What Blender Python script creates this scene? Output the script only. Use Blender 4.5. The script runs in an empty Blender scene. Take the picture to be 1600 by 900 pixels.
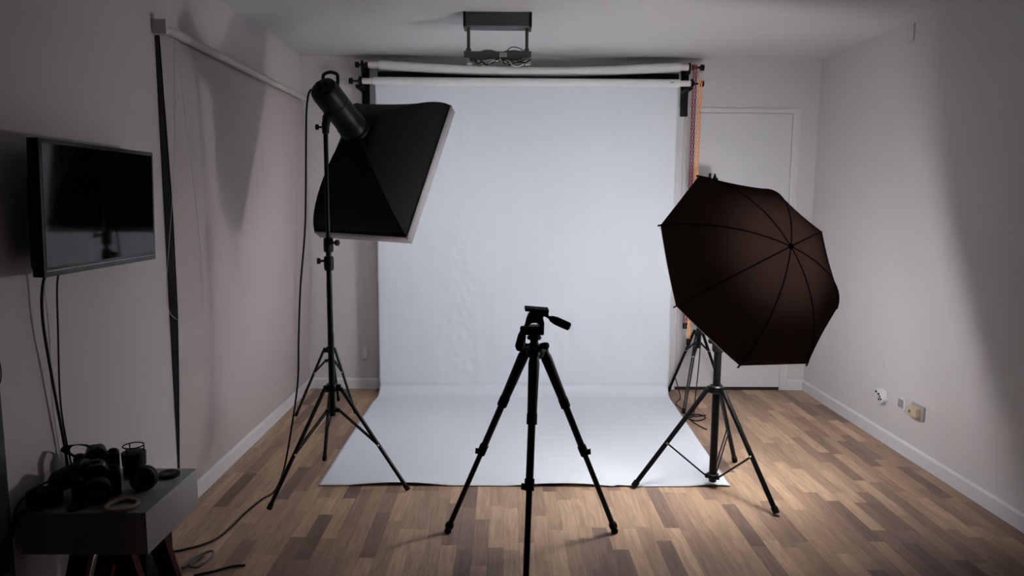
import bpy, bmesh, math, random
from mathutils import Vector, Matrix, noise, Quaternion
random.seed(7)
sc = bpy.context.scene
V = Vector
PI = math.pi

# ------------------------------------------------------------------ camera
cam_d = bpy.data.cameras.new('camera'); cam = bpy.data.objects.new('camera', cam_d)
sc.collection.objects.link(cam); sc.camera = cam
cam_d.sensor_width = 36.0; cam_d.lens = 1114.99 / 1600 * 36.0; cam_d.clip_start = 0.05
PITCH, YAW, ROLL = 0.12321, 0.01022, -0.006523
fwd = V((math.sin(YAW) * math.cos(PITCH), math.cos(YAW) * math.cos(PITCH), -math.sin(PITCH)))
right = V((math.cos(YAW), -math.sin(YAW), 0)); up = right.cross(fwd)
r2 = right * math.cos(ROLL) - up * math.sin(ROLL)
u2 = right * math.sin(ROLL) + up * math.cos(ROLL)
m3 = Matrix((r2, u2, -fwd)).transposed()
cam.matrix_world = Matrix.Translation((0, 0, 1.46085)) @ m3.to_4x4()

# ------------------------------------------------------------------ world, exposure
w = bpy.data.worlds.new('world'); sc.world = w; w.use_nodes = True
w.node_tree.nodes['Background'].inputs[0].default_value = (0.05, 0.05, 0.055, 1)
w.node_tree.nodes['Background'].inputs[1].default_value = 0.3
sc.view_settings.view_transform = 'Standard'; sc.view_settings.look = 'None'
sc.view_settings.gamma = 1.0; sc.view_settings.use_curve_mapping = False
sc.view_settings.exposure = 0.64

# ------------------------------------------------------------------ lights
AX = V((0.34885, -0.828, 0.439)).normalized()      # umbrella axis, towards its apex
UC = V((1.15, 3.295, 1.154))                       # centre of the umbrella rim
BULB = UC - AX * 0.07                              # flash tube inside the umbrella
BULB_W = 17.0
FLASH_W = 195.0
SOFT_E = 1.9                                       # softbox diffuser emission
lb = bpy.data.lights.new('flash_tube', 'POINT'); lb.energy = BULB_W; lb.shadow_soft_size = 0.085
lb.color = (1.0, 0.975, 0.97)
lbo = bpy.data.objects.new('flash_tube', lb); lbo.location = BULB; sc.collection.objects.link(lbo)

sl = bpy.data.lights.new('flash_reflector', 'SPOT'); sl.energy = FLASH_W; sl.shadow_soft_size = 0.05
sl.spot_size = math.radians(110); sl.spot_blend = 1.0; sl.color = (1.0, 0.985, 0.985)
slo = bpy.data.objects.new('flash_reflector', sl); slo.location = UC - AX * 0.12
slo.rotation_euler = (-AX).to_track_quat('Z', 'Y').to_euler(); sc.collection.objects.link(slo)

# ------------------------------------------------------------------ materials
def lin(c):
    c = c / 255.0
    return c / 12.92 if c <= 0.04045 else ((c + 0.055) / 1.055) ** 2.4
def col(r, g, b): return (lin(r), lin(g), lin(b), 1)
def mat(name, c, rough=0.6, metal=0.0, bump=0.0, bscale=200.0, var=0.0, spec=0.5, coat=0.0):
    m = bpy.data.materials.new(name); m.use_nodes = True
    nt = m.node_tree; b = nt.nodes['Principled BSDF']
    b.inputs['Base Color'].default_value = c; b.inputs['Roughness'].default_value = rough
    b.inputs['Metallic'].default_value = metal; b.inputs['Specular IOR Level'].default_value = spec
    b.inputs['Coat Weight'].default_value = coat
    tc = nt.nodes.new('ShaderNodeTexCoord')
    n = nt.nodes.new('ShaderNodeTexNoise'); n.inputs['Scale'].default_value = bscale; n.inputs['Detail'].default_value = 4
    nt.links.new(tc.outputs['Object'], n.inputs['Vector'])
    if bump:
        bp = nt.nodes.new('ShaderNodeBump'); bp.inputs['Strength'].default_value = bump; bp.inputs['Distance'].default_value = 0.002
        nt.links.new(n.outputs['Fac'], bp.inputs['Height']); nt.links.new(bp.outputs['Normal'], b.inputs['Normal'])
    n2 = nt.nodes.new('ShaderNodeTexNoise'); n2.inputs['Scale'].default_value = max(1.5, bscale * 0.04); n2.inputs['Detail'].default_value = 3
    nt.links.new(tc.outputs['Object'], n2.inputs['Vector'])
    v = var if var else 0.05
    mr = nt.nodes.new('ShaderNodeMapRange'); mr.inputs['To Min'].default_value = 1 - v; mr.inputs['To Max'].default_value = 1 + v
    nt.links.new(n2.outputs['Fac'], mr.inputs['Value'])
    mx = nt.nodes.new('ShaderNodeMix'); mx.data_type = 'RGBA'; mx.blend_type = 'MULTIPLY'; mx.inputs['Factor'].default_value = 1
    mx.inputs[6].default_value = c
    cb = nt.nodes.new('ShaderNodeCombineColor')
    for i in range(3): nt.links.new(mr.outputs['Result'], cb.inputs[i])
    nt.links.new(cb.outputs[0], mx.inputs[7]); nt.links.new(mx.outputs[2], b.inputs['Base Color'])
    return m
M = {}
M['wall'] = mat('wall_paint', col(205, 202, 204), 0.85, bump=0.12, bscale=90, var=0.015)
M['wall_warm'] = mat('wall_paint_left', col(198, 192, 195), 0.85, bump=0.12, bscale=90, var=0.02)
M['ceil'] = mat('ceiling_paint', col(205, 205, 206), 0.9, bump=0.08, bscale=120, var=0.015)
M['white'] = mat('white_gloss_paint', col(215, 215, 220), 0.45, var=0.015)
M['blind'] = mat('blind_fabric', col(178, 168, 168), 0.8, bump=0.15, bscale=400, var=0.02)
M['rail'] = mat('blind_rail', col(190, 184, 180), 0.55)
M['paper'] = mat('backdrop_paper', col(226, 232, 241), 0.75, bump=0.1, bscale=30, var=0.012)
M['tube'] = mat('cardboard_white', col(225, 225, 228), 0.7)
M['core'] = mat('cardboard_core', col(222, 212, 212), 0.8)
M['blackpaper'] = mat('black_paper', col(12, 12, 18), 0.85)
M['black'] = mat('black_metal', col(8, 8, 9), 0.4, spec=0.22)
M['blackm'] = mat('black_metal_satin', col(8, 8, 9), 0.42, spec=0.2)
M['plastic'] = mat('black_plastic', col(11, 11, 12), 0.55, spec=0.25, bump=0.2, bscale=600)
M['rubber'] = mat('black_rubber', col(8, 8, 8), 0.85, spec=0.2)
M['fabric'] = mat('black_nylon', col(9, 9, 11), 0.75, spec=0.2, bump=0.3, bscale=700)
M['band'] = mat('grey_band_fabric', col(165, 163, 168), 0.8, bump=0.1, bscale=500)
M['steel'] = mat('bright_steel', col(150, 150, 150), 0.3, metal=0.9)
M['darkgrey'] = mat('dark_grey_metal', col(72, 72, 76), 0.5, metal=0.0)
M['cable'] = mat('black_cable', col(12, 11, 12), 0.6, spec=0.3)
M['greycable'] = mat('grey_cable', col(88, 88, 92), 0.55)
M['olive'] = mat('olive_cable', col(120, 118, 80), 0.6)
M['redwood'] = mat('red_brown_leg', col(64, 20, 15), 0.65, spec=0.12, bump=0.1, bscale=60, var=0.15)
M['table'] = mat('table_laminate', col(150, 148, 152), 0.4, var=0.02)
M['bezel'] = mat('tv_bezel', col(12, 12, 15), 0.3, spec=0.25)
M['tvback'] = mat('tv_back', col(18, 18, 20), 0.5)
M['screen'] = mat('tv_screen', col(6, 6, 8), 0.06, spec=0.25)
M['silver'] = mat('silver_trim', col(110, 110, 114), 0.35, metal=0.7)
M['glass'] = mat('lens_glass', col(10, 10, 16), 0.05, spec=0.8, coat=0.6)
M['darkdoor'] = mat('dark_door', col(38, 40, 34), 0.6)
M['blindgap'] = mat('blind_gap_dark', col(40, 36, 38), 0.5)
M['red'] = mat('red_plastic_chain', col(150, 45, 62), 0.5)
M['orange'] = mat('orange_plastic_chain', col(236, 160, 92), 0.5)
M['beige'] = mat('beige_plastic', col(196, 178, 152), 0.5)
M['clear'] = mat('grey_plastic_clear', col(160, 155, 158), 0.35)
M['ring'] = mat('ring_tape', col(165, 150, 130), 0.55)
M['dark'] = mat('dark_hole', col(22, 20, 20), 0.7)  # near-black standing in for shade in the door gap and pin holes
M['bead'] = mat('bead_cord', col(190, 186, 184), 0.6)

def fabric_mat(name, c_diff, c_trans, fac):
    m = bpy.data.materials.new(name); m.use_nodes = True; nt = m.node_tree
    nt.nodes.remove(nt.nodes['Principled BSDF']); out = nt.nodes['Material Output']
    d = nt.nodes.new('ShaderNodeBsdfDiffuse'); d.inputs[0].default_value = c_diff
    t = nt.nodes.new('ShaderNodeBsdfTranslucent'); t.inputs[0].default_value = c_trans
    n = nt.nodes.new('ShaderNodeTexNoise'); n.inputs['Scale'].default_value = 500
    bp = nt.nodes.new('ShaderNodeBump'); bp.inputs['Strength'].default_value = 0.15; bp.inputs['Distance'].default_value = 0.001
    nt.links.new(n.outputs['Fac'], bp.inputs['Height']); nt.links.new(bp.outputs['Normal'], d.inputs['Normal'])
    s = nt.nodes.new('ShaderNodeMixShader'); s.inputs[0].default_value = fac
    nt.links.new(d.outputs[0], s.inputs[1]); nt.links.new(t.outputs[0], s.inputs[2]); nt.links.new(s.outputs[0], out.inputs[0])
    return m
M['umb_out'] = fabric_mat('umbrella_black_fabric', col(20, 16, 16), (0.19, 0.105, 0.084, 1), 0.16)
M['umb_in'] = fabric_mat('umbrella_silver_lining', (0.8, 0.8, 0.8, 1), (0.5, 0.5, 0.5, 1), 0.04)

def emis(name, c, s):
    m = bpy.data.materials.new(name); m.use_nodes = True; nt = m.node_tree
    nt.nodes.remove(nt.nodes['Principled BSDF'])
    e = nt.nodes.new('ShaderNodeEmission'); e.inputs[0].default_value = c; e.inputs[1].default_value = s
    nt.links.new(e.outputs[0], nt.nodes['Material Output'].inputs[0]); return m
M['diffuser'] = emis('softbox_diffuser', (0.94, 0.97, 1.0, 1), SOFT_E)

def floor_mat():
    m = bpy.data.materials.new('laminate_floor'); m.use_nodes = True; nt = m.node_tree; N = nt.nodes; L = nt.links
    b = N['Principled BSDF']
    g = N.new('ShaderNodeNewGeometry'); sp = N.new('ShaderNodeSeparateXYZ'); L.new(g.outputs['Position'], sp.inputs[0])
    def mth(op, a, c=None):
        n = N.new('ShaderNodeMath'); n.operation = op
        for i, q in enumerate((a, c)):
            if q is None: continue
            if isinstance(q, (int, float)): n.inputs[i].default_value = q
            else: L.new(q, n.inputs[i])
        return n.outputs[0]
    X = mth('DIVIDE', sp.outputs[0], 0.066); row = mth('FLOOR', X); fx = mth('FRACT', X)
    wn = N.new('ShaderNodeTexWhiteNoise'); wn.noise_dimensions = '1D'; L.new(row, wn.inputs['W'])
    off = mth('MULTIPLY', wn.outputs['Value'], 7.3)
    Y = mth('ADD', mth('DIVIDE', sp.outputs[1], 0.42), off); cell = mth('FLOOR', Y); fy = mth('FRACT', Y)
    cb = N.new('ShaderNodeCombineXYZ'); L.new(row, cb.inputs[0]); L.new(cell, cb.inputs[1])
    w2 = N.new('ShaderNodeTexWhiteNoise'); w2.noise_dimensions = '3D'; L.new(cb.outputs[0], w2.inputs['Vector'])
    rp = N.new('ShaderNodeValToRGB'); L.new(w2.outputs['Value'], rp.inputs[0])
    cr = rp.color_ramp; cr.elements[0].position = 0.0; cr.elements[0].color = col(112, 92, 82)
    cr.elements[1].position = 1.0; cr.elements[1].color = col(188, 158, 132)
    for pos, c in ((0.22, (140, 115, 100)), (0.5, (160, 133, 111)), (0.78, (172, 144, 119))):
        e = cr.elements.new(pos); e.color = col(*c)
    # grain
    gv = N.new('ShaderNodeCombineXYZ')
    L.new(mth('MULTIPLY', sp.outputs[0], 60.0), gv.inputs[0]); L.new(mth('MULTIPLY', sp.outputs[1], 5.0), gv.inputs[1])
    L.new(mth('MULTIPLY', w2.outputs['Value'], 40.0), gv.inputs[2])
    n = N.new('ShaderNodeTexNoise'); n.inputs['Scale'].default_value = 1.0; n.inputs['Detail'].default_value = 6; n.inputs['Distortion'].default_value = 0.8
    L.new(gv.outputs[0], n.inputs['Vector'])
    mr = N.new('ShaderNodeMapRange'); mr.inputs['From Min'].default_value = 0.3; mr.inputs['From Max'].default_value = 0.7
    mr.inputs['To Min'].default_value = 0.72; mr.inputs['To Max'].default_value = 1.12; L.new(n.outputs['Fac'], mr.inputs['Value'])
    # joints
    e1 = mth('LESS_THAN', fx, 0.025); e2 = mth('LESS_THAN', fy, 0.006)
    jd = mth('SUBTRACT', 1.0, mth('MULTIPLY', mth('MAXIMUM', e1, e2), 0.35))
    tot = mth('MULTIPLY', mr.outputs[0], jd)
    cc = N.new('ShaderNodeCombineColor')
    for i in range(3): L.new(tot, cc.inputs[i])
    mx = N.new('ShaderNodeMix'); mx.data_type = 'RGBA'; mx.blend_type = 'MULTIPLY'; mx.inputs['Factor'].default_value = 1
    L.new(rp.outputs[0], mx.inputs[6]); L.new(cc.outputs[0], mx.inputs[7]); L.new(mx.outputs[2], b.inputs['Base Color'])
    b.inputs['Roughness'].default_value = 0.42; b.inputs['Specular IOR Level'].default_value = 0.2
    bp = N.new('ShaderNodeBump'); bp.inputs['Strength'].default_value = 0.1; bp.inputs['Distance'].default_value = 0.001
    L.new(tot, bp.inputs['Height']); L.new(bp.outputs['Normal'], b.inputs['Normal'])
    return m
M['floor'] = floor_mat()

# ------------------------------------------------------------------ mesh helpers
class MB:
    def __init__(s, X=None): s.bm = bmesh.new(); s.X = X or Matrix()
    def _add(s, verts, faces):
        vs = [s.bm.verts.new(s.X @ V(v)) for v in verts]
        for f in faces:
            try: s.bm.faces.new([vs[i] for i in f])
            except ValueError: pass
        return s
    def box(s, lo, hi, bev=0.0, R=None, seg=2):
        lo, hi = V(lo), V(hi); c = (lo + hi) / 2; d = (hi - lo) / 2
        t = bmesh.new(); bmesh.ops.create_cube(t, size=2)
        for v in t.verts: v.co = V((v.co.x * d.x, v.co.y * d.y, v.co.z * d.z))
        if bev: bmesh.ops.bevel(t, geom=t.edges[:], offset=bev, segments=seg, affect='EDGES', profile=0.7)
        Rm = R if R is not None else Matrix.Identity(3)
        t.verts.index_update()
        vs = [c + Rm @ v.co for v in t.verts]; fs = [[v.index for v in f.verts] for f in t.faces]
        t.free(); return s._add(vs, fs)
    def tube(s, pts, r, n=10, caps=True):
        pts = [V(p) for p in pts]; k = len(pts)
        rs = r if isinstance(r, (list, tuple)) else [r] * k
        tang = []
        for i in range(k):
            a = pts[max(i - 1, 0)]; b = pts[min(i + 1, k - 1)]; t = (b - a)
            tang.append(t.normalized() if t.length > 1e-9 else V((0, 0, 1)))
        t0 = tang[0]; ref = V((0, 0, 1)) if abs(t0.z) < 0.9 else V((1, 0, 0))
        u = t0.cross(ref).normalized(); verts = []; faces = []
        for i in range(k):
            if i > 0:
                q = tang[i - 1].rotation_difference(tang[i]); u = q @ u
            u = (u - tang[i] * u.dot(tang[i])).normalized(); v = tang[i].cross(u)
            for j in range(n):
                a = 2 * PI * j / n; verts.append(pts[i] + (u * math.cos(a) + v * math.sin(a)) * rs[i])
        for i in range(k - 1):
            for j in range(n):
                faces.append((i * n + j, i * n + (j + 1) % n, (i + 1) * n + (j + 1) % n, (i + 1) * n + j))
        if caps: faces.append(tuple(range(n))[::-1]); faces.append(tuple((k - 1) * n + j for j in range(n)))
        return s._add(verts, faces)
    def cyl(s, a, b, r, n=20): return s.tube([a, b], r, n)
    def lathe(s, o, axis, prof, n=24):        # prof: (distance along axis, radius)
        o = V(o); ax = V(axis).normalized(); ref = V((0, 0, 1)) if abs(ax.z) < 0.9 else V((1, 0, 0))
        u = ax.cross(ref).normalized(); v = ax.cross(u); verts = []; faces = []
        for t, r in prof:
            for j in range(n):
                a = 2 * PI * j / n; verts.append(o + ax * t + (u * math.cos(a) + v * math.sin(a)) * max(r, 1e-5))
        for i in range(len(prof) - 1):
            for j in range(n):
                faces.append((i * n + j, i * n + (j + 1) % n, (i + 1) * n + (j + 1) % n, (i + 1) * n + j))
        faces.append(tuple(range(n))[::-1]); faces.append(tuple((len(prof) - 1) * n + j for j in range(n)))
        return s._add(verts, faces)
    def torus(s, c, axis, R, r, n=28, m=8):
        c = V(c); ax = V(axis).normalized(); ref = V((0, 0, 1)) if abs(ax.z) < 0.9 else V((1, 0, 0))
        u = ax.cross(ref).normalized(); v = ax.cross(u); verts = []; faces = []
        for i in range(n):
            a = 2 * PI * i / n; d = u * math.cos(a) + v * math.sin(a)
            for j in range(m):
                b = 2 * PI * j / m; verts.append(c + d * (R + r * math.cos(b)) + ax * r * math.sin(b))
        for i in range(n):
            for j in range(m):
                faces.append((i * m + j, ((i + 1) % n) * m + j, ((i + 1) % n) * m + (j + 1) % m, i * m + (j + 1) % m))
        return s._add(verts, faces)
    def prism(s, poly, o, ex, ey, ez, depth):  # polygon (a,b) in ex,ey; extruded along ez both ways
        o, ex, ey, ez = V(o), V(ex), V(ey), V(ez); n = len(poly)
        f = [o + ex * a + ey * b - ez * depth / 2 for a, b in poly]; g = [p + ez * depth for p in f]
        return s._add(f + g, [tuple(range(n))[::-1], tuple(range(n, 2 * n))] + [(i, (i + 1) % n, n + (i + 1) % n, n + i) for i in range(n)])
    def grid(s, fn, nu, nv):
        verts = [fn(i / nu, j / nv) for j in range(nv + 1) for i in range(nu + 1)]
        faces = [(j * (nu + 1) + i, j * (nu + 1) + i + 1, (j + 1) * (nu + 1) + i + 1, (j + 1) * (nu + 1) + i) for j in range(nv) for i in range(nu)]
        return s._add(verts, faces)
    def build(s, name, m, parent=None, origin=None, recalc=True, ang=40, loose=False):
        if recalc: bmesh.ops.recalc_face_normals(s.bm, faces=s.bm.faces[:])
        off = V((0, 0, 0))
        if parent is not None: off = wloc(parent)
        elif origin is not None: off = V(origin)
        for v in s.bm.verts: v.co -= off
        me = bpy.data.meshes.new(name); s.bm.to_mesh(me); s.bm.free()
        me.materials.append(m)
        me.shade_smooth()
        try: me.set_sharp_from_angle(angle=math.radians(ang))
        except Exception: pass
        o = bpy.data.objects.new(name, me); sc.collection.objects.link(o)
        if parent is not None: o.parent = parent
        else: o.location = off
        return o
def wloc(o):
    p = V((0, 0, 0))
    while o is not None: p = p + V(o.location); o = o.parent
    return p
def tag(o, label, cat, group=None, kind=None):
    o['label'] = label; o['category'] = cat
    if group: o['group'] = group
    if kind: o['kind'] = kind
    return o
def thing(name, loc, label, cat, group=None):
    o = bpy.data.objects.new(name, None); o.empty_display_size = 0.05; o.location = loc; sc.collection.objects.link(o)
    return tag(o, label, cat, group)
def struct(o, label, cat):
    o['kind'] = 'structure'; o['label'] = label; o['category'] = cat; return o
def spline(pts, k=6):
    pts = [V(p) for p in pts]; out = []
    for i in range(len(pts) - 1):
        p0 = pts[max(i - 1, 0)]; p1 = pts[i]; p2 = pts[i + 1]; p3 = pts[min(i + 2, len(pts) - 1)]
        for j in range(k):
            t = j / k
            out.append(0.5 * ((2 * p1) + (-p0 + p2) * t + (2 * p0 - 5 * p1 + 4 * p2 - p3) * t * t + (-p0 + 3 * p1 - 3 * p2 + p3) * t ** 3))
    out.append(pts[-1]); return out
def lerp(a, b, t): return V(a) + (V(b) - V(a)) * t

# ------------------------------------------------------------------ room shell
XL, XR, YB, YF, H = -1.508, 2.331, 5.413, -3.2, 2.5
struct(MB().box((XL - .1, YF - .1, -0.1), (XR + .1, YB + .1, 0)).build('floor', M['floor']), 'wood laminate floor of short brown strips', 'floor')
struct(MB().box((XL - .1, YF - .1, H), (XR + .1, YB + .1, H + .1)).build('ceiling', M['ceil']), 'plain white ceiling', 'ceiling')
struct(MB().box((XL - .1, YF - .1, 0), (XL, YB + .1, H)).build('wall_left', M['wall_warm']), 'white wall on the left with screen and blind', 'wall')
struct(MB().box((XR, YF - .1, 0), (XR + .1, YB + .1, H)).build('wall_right', M['wall']), 'white wall on the right with sockets', 'wall')
struct(MB().box((XL, YB, 0), (XR, YB + .1, H)).build('wall_back', M['wall']), 'white wall behind the paper backdrop', 'wall')
struct(MB().box((XL, YF - .1, 0), (XR, YF, H)).build('wall_front', M['darkdoor']), 'dark wall behind the camera', 'wall')
def skirting(name, p, q, nrm, label, h=0.082, t=0.014):
    p, q, nrm = V(p), V(q), V(nrm); prof = [(0, 0), (t, 0), (t, h - .012), (t * .55, h - .003), (t * .3, h), (0, h)]
    d = (q - p).normalized()
    struct(MB().prism(prof, (p + q) / 2, nrm, (0, 0, 1), d, (q - p).length).build(name, M['white'], ang=30), label, 'baseboard')
skirting('baseboard_left', (XL, 2.07, 0), (XL, YB, 0), (1, 0, 0), 'white baseboard along the left wall')
skirting('baseboard_right', (XR, YF, 0), (XR, YB, 0), (-1, 0, 0), 'white baseboard along the right wall')
skirting('baseboard_back', (XL + .014, YB, 0), (1.25, YB, 0), (0, -1, 0), 'white baseboard along the back wall')
skirting('trim_1', (2.2, YB, 0), (XR - .014, YB, 0), (0, -1, 0), 'short white baseboard right of the door')
# white door in the back wall
d = thing('door_1', (1.73, YB, 0), 'white flush door in the back wall behind the black umbrella', 'door'); d['kind'] = 'structure'
MB().box((1.328, YB - .008, 0.025), (2.137, YB, 2.109), .002).build('door_leaf', M['white'], d)
f = MB(); f.box((1.26, YB - .010, 0), (1.325, YB, 2.145), .003); f.box((2.14, YB - .010, 0), (2.2, YB, 2.145), .003); f.box((1.26, YB - .011, 2.112), (2.2, YB, 2.147), .003)
f.build('door_frame', M['white'], d)
MB().box((1.325, YB - .006, 0.0), (2.14, YB, 0.026)).build('door_gap_shade', M['dark'], d)  # solid strip, the shade under the door put into its dark colour
# dark door at the very left of the view
d = thing('door_2', (XL, 1.6, 0), 'dark door edge at the far left beside the small table', 'door'); d['kind'] = 'structure'
MB().box((XL, 1.12, 0.005), (XL + .03, 2.055, 2.05), .003).build('door_leaf', M['darkdoor'], d)
# dark upright wedge filling the gap between blind and wall, following the fabric offset
def fab_off(z):
    P = [(0.0, .006), (.22, .007), (.6, .024), (.95, .036), (1.4, .037), (1.8, .027), (2.17, .018), (3, .018)]
    for (a, p), (b, q) in zip(P, P[1:]):
        if z <= b: return p + (q - p) * (z - a) / (b - a)
    return .018
f = MB(); n = 24
vs = []
for i in range(n + 1):
    z = 0.09 + (2.15 - 0.09) * i / n; o_ = fab_off(z) - 0.004
    vs += [(XL, 3.185, z), (XL + o_, 3.185, z), (XL + o_, 3.215, z), (XL, 3.215, z)]
fs = []
for i in range(n):
    for j in range(4): fs.append((i * 4 + j, i * 4 + (j + 1) % 4, (i + 1) * 4 + (j + 1) % 4, (i + 1) * 4 + j))
f._add(vs, fs + [(0, 1, 2, 3), (n * 4, n * 4 + 1, n * 4 + 2, n * 4 + 3)])
struct(f.build('blind_gap_strip', M['blindgap']), 'dark upright strip filling the gap behind the blind edge', 'window frame')

# ------------------------------------------------------------------ roller blind
b = thing('roller_blind', (XL, 4.3, 2.15), 'wide pale roller blind covering the window on the left wall', 'blind')
MB().grid(lambda u, v: V((XL + fab_off(0.09 + 2.07 * v) + .0015 * math.sin(u * 9 + 1), 3.19 + 2.2 * u, 0.09 + 2.07 * v)), 40, 30).build('blind_fabric', M['blind'], b)
MB().tube([(XL + .038, 3.2, 2.184), (XL + .038, 5.39, 2.184)], .020, 20).build('roller_tube', M['rail'], b)
f = MB(); f.box((XL, 3.16, 2.152), (XL + .062, 3.19, 2.214), .006); f.build('end_bracket', M['rail'], b)
ch = spline([(XL + .085, 3.185, 2.14), (XL + .08, 3.13, 1.6), (XL + .065, 3.04, 1.1), (XL + .064, 3.05, .98), (XL + .066, 3.12, .925), (XL + .07, 3.22, .9), (XL + .074, 3.33, .91), (XL + .078, 3.375, .98), (XL + .082, 3.33, 1.4), (XL + .085, 3.24, 1.9), (XL + .085, 3.21, 2.14)], 8)
MB().tube(ch, .0011, 6).build('bead_cord', M['bead'], b)

# ------------------------------------------------------------------ backdrop rollers and paper
bs = thing('backdrop_bracket', (-1.03, YB, 2.2), 'black wall bracket with two hooks left of the backdrop rolls', 'bracket')
bs2 = thing('backdrop_bracket', (1.32, YB, 2.2), 'black wall bracket with two hooks right of the backdrop rolls', 'bracket')
for root, sx, x0 in ((bs, -1, -1.03), (bs2, 1, 1.32)):
    MB().box((x0 - .028, YB - .02, 2.08 if sx > 0 else 2.0), (x0 + .028, YB, 2.42), .003).build('wall_plate', M['black'], root)
    for (yy, zz) in ((5.28, 2.413), (5.2, 2.288)):
        f = MB(); f.box((x0 - .008, yy - .01, zz - .045), (x0 + .008, YB - .018, zz - .02), .002)
        f.torus((x0, yy, zz), (1, 0, 0), .026, .008, 20, 8); f.build('hook_arm', M['black'], root)
    MB().box((x0 - .028, 5.17, 2.235), (x0 - .012 if sx > 0 else x0 - .012, YB - .018, 2.26), .002).build('brace', M['black'], root)
def expander(root, sx, x0, y, z):
    f = MB(); f.cyl((x0 + sx * .01, y, z), (x0 + sx * .035, y, z), .02, 16); f.torus((x0 + sx * .042, y, z), (1, 0, 0), .012, .007, 16, 8)
    f.cyl((x0 + sx * .03, y, z), (x0 + sx * .1, y, z), .0065, 10)
    f.lathe((x0 + sx * .085, y, z), (sx, 0, 0), [(0, .008), (.004, .02), (.014, .024), (.02, .015), (.024, .022), (.028, .022), (.03, .006)], 14)
    f.build('expander_knob', M['black'], root)
def roll(name, label, y, z, r, xa, xb, m, core, sag=0.0):
    root = thing(name, ((xa + xb) / 2, y, z), label, 'backdrop roll')
    n = 24; pts = [(xa + (xb - xa) * i / n, y, z - sag * math.sin(PI * i / n)) for i in range(n + 1)]
    MB().tube(pts, r, 24).build('paper_roll', m, root)
    if core:
        for sx, x in ((-1, xa), (1, xb)):
            c = .05 if sx < 0 else .05
            MB().cyl((x - sx * .005, y, z), (x + sx * c * 1.6, y, z), r * .72, 20).build('core_tube', M['core'], root)
            expander(root, sx, x + sx * .06, y, z)
    return root
roll('backdrop_roll', 'rolled white backdrop sagging, highest of the rolls', 5.28, 2.413, .033, -0.905, 1.252, M['tube'], True, .04)
roll('backdrop_roll', 'black backdrop roll seen as a dark band between white rolls', 5.365, 2.352, .030, -0.93, 1.262, M['blackpaper'], False)
low = roll('backdrop_roll', 'lower white backdrop roll carrying the hanging paper sweep', 5.2, 2.287, .029, -0.935, 1.232, M['tube'], True)
MB().box((1.16, 5.169, 2.287), (1.19, 5.173, 2.291)).build('label_strip', M['dark'], low)

def paper():
    y0, R = 5.229, 0.09
    path = []
    L1 = 2.287 - R; L2 = R * PI / 2; L3 = y0 - R - 3.505
    tot = L1 + L2 + L3
    def fn(u, v):
        s = v * tot
        if s < L1: y, z, nx = y0, 2.287 - s, 0
        elif s < L1 + L2: a = (s - L1) / R; y = y0 - R + R * math.cos(a); z = R - R * math.sin(a)
        else: y = y0 - R - (s - L1 - L2); z = 0
        t = max(0, min(1, (y0 - y) / 1.66))
        xa = -0.932 - .02 * min(1, t * 8); xb = 1.232 - .065 * t
        x = xa + (xb - xa) * u
        z += .003
        if s < L1:
            band = math.exp(-((x + .30) / .09) ** 2)
            hgt = s / L1
            nz = noise.noise(V((x * 9, z * 7, 2.2))); nb = noise.noise(V((x * 30, z * 22, 5)))
            y -= min(1, s / .3) * (.010 + .0035 * nz + .0075 * band * nb + .003 * noise.noise(V((x * 22, z * 1.6, 7))) + .006 * (.5 + .5 * math.sin(x * 5.5 + .6 * z)) * hgt)
            y += .012 * max(0, 1 - s / .3) * 0
        else:
            nz = noise.noise(V((x * 4, y * 4, 9))); y_edge = max(0, 1 - (y - 3.505) / .14)
            lump = max(0, math.sin((x + .80) / .52 * PI)) if x < -.27 else (max(0, math.sin((x - .02) / .56 * PI)) if x < .58 else max(0, .5 * math.sin((x - .95) / .25 * PI)))
            z += (.0015 + .0015 * nz) + y_edge ** 1.6 * (.016 * max(0, lump))
            y -= .004 * math.sin(x * 3.1) * y_edge
        return V((x, y, z))
    o = MB().grid(fn, 130, 230).build('paper_backdrop', M['paper'], recalc=True, origin=(.15, 4.3, 0), ang=80)
    md = o.modifiers.new('thickness', 'SOLIDIFY'); md.thickness = .0015
    tag(o, 'white paper sweep hanging from the lower roll and spread over the floor', 'backdrop')
paper()

# ------------------------------------------------------------------ pull chains
def chain(name, label, m, top, bot, width, weight):
    top, bot = V(top), V(bot); root = thing(name, top, label, 'chain', 'plastic pull chains of the backdrop rolls')
    L = (bot - top).length; n = int(L / .026); f = MB(); d_ = (bot - top).normalized(); side = V((1, 0, 0))
    for sgn in (-1, 1):
        for i in range(n):
            c = top + d_ * (i + .5) * L / n + side * sgn * width / 2
            ax = V((0, 1, 0)) if i % 2 == 0 else V((1, .25, 0)).normalized()
            pts = []
            q = ax.cross(d_).normalized()
            for k in range(9):
                a = 2 * PI * k / 8; pts.append(c + d_ * (.0165 * math.cos(a)) + q * .0065 * math.sin(a))
            f.tube(pts, .0026, 5, caps=False)
    f.torus(top + V((0, .0, .0)), (0, 1, 0), width / 2, .0025, 16, 5)
    f.build('links', m, root)
    MB().tube([bot + V((-width / 2, 0, .0)), bot + V((-width / 2, 0, -weight)), bot + V((width / 2, 0, -weight)), bot + V((width / 2, 0, 0))], .008, 8).build('end_weight', M['rubber'], root)
    return root
chain('pull_chain', 'red plastic link chain hanging from the upper backdrop roll', M['red'], (1.352, 5.24, 2.42), (1.347, 5.24, .555), .018, .04)
chain('pull_chain', 'orange plastic link chain hanging beside the red one', M['orange'], (1.362, 5.12, 2.30), (1.345, 5.12, .46), .016, .045)

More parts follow.
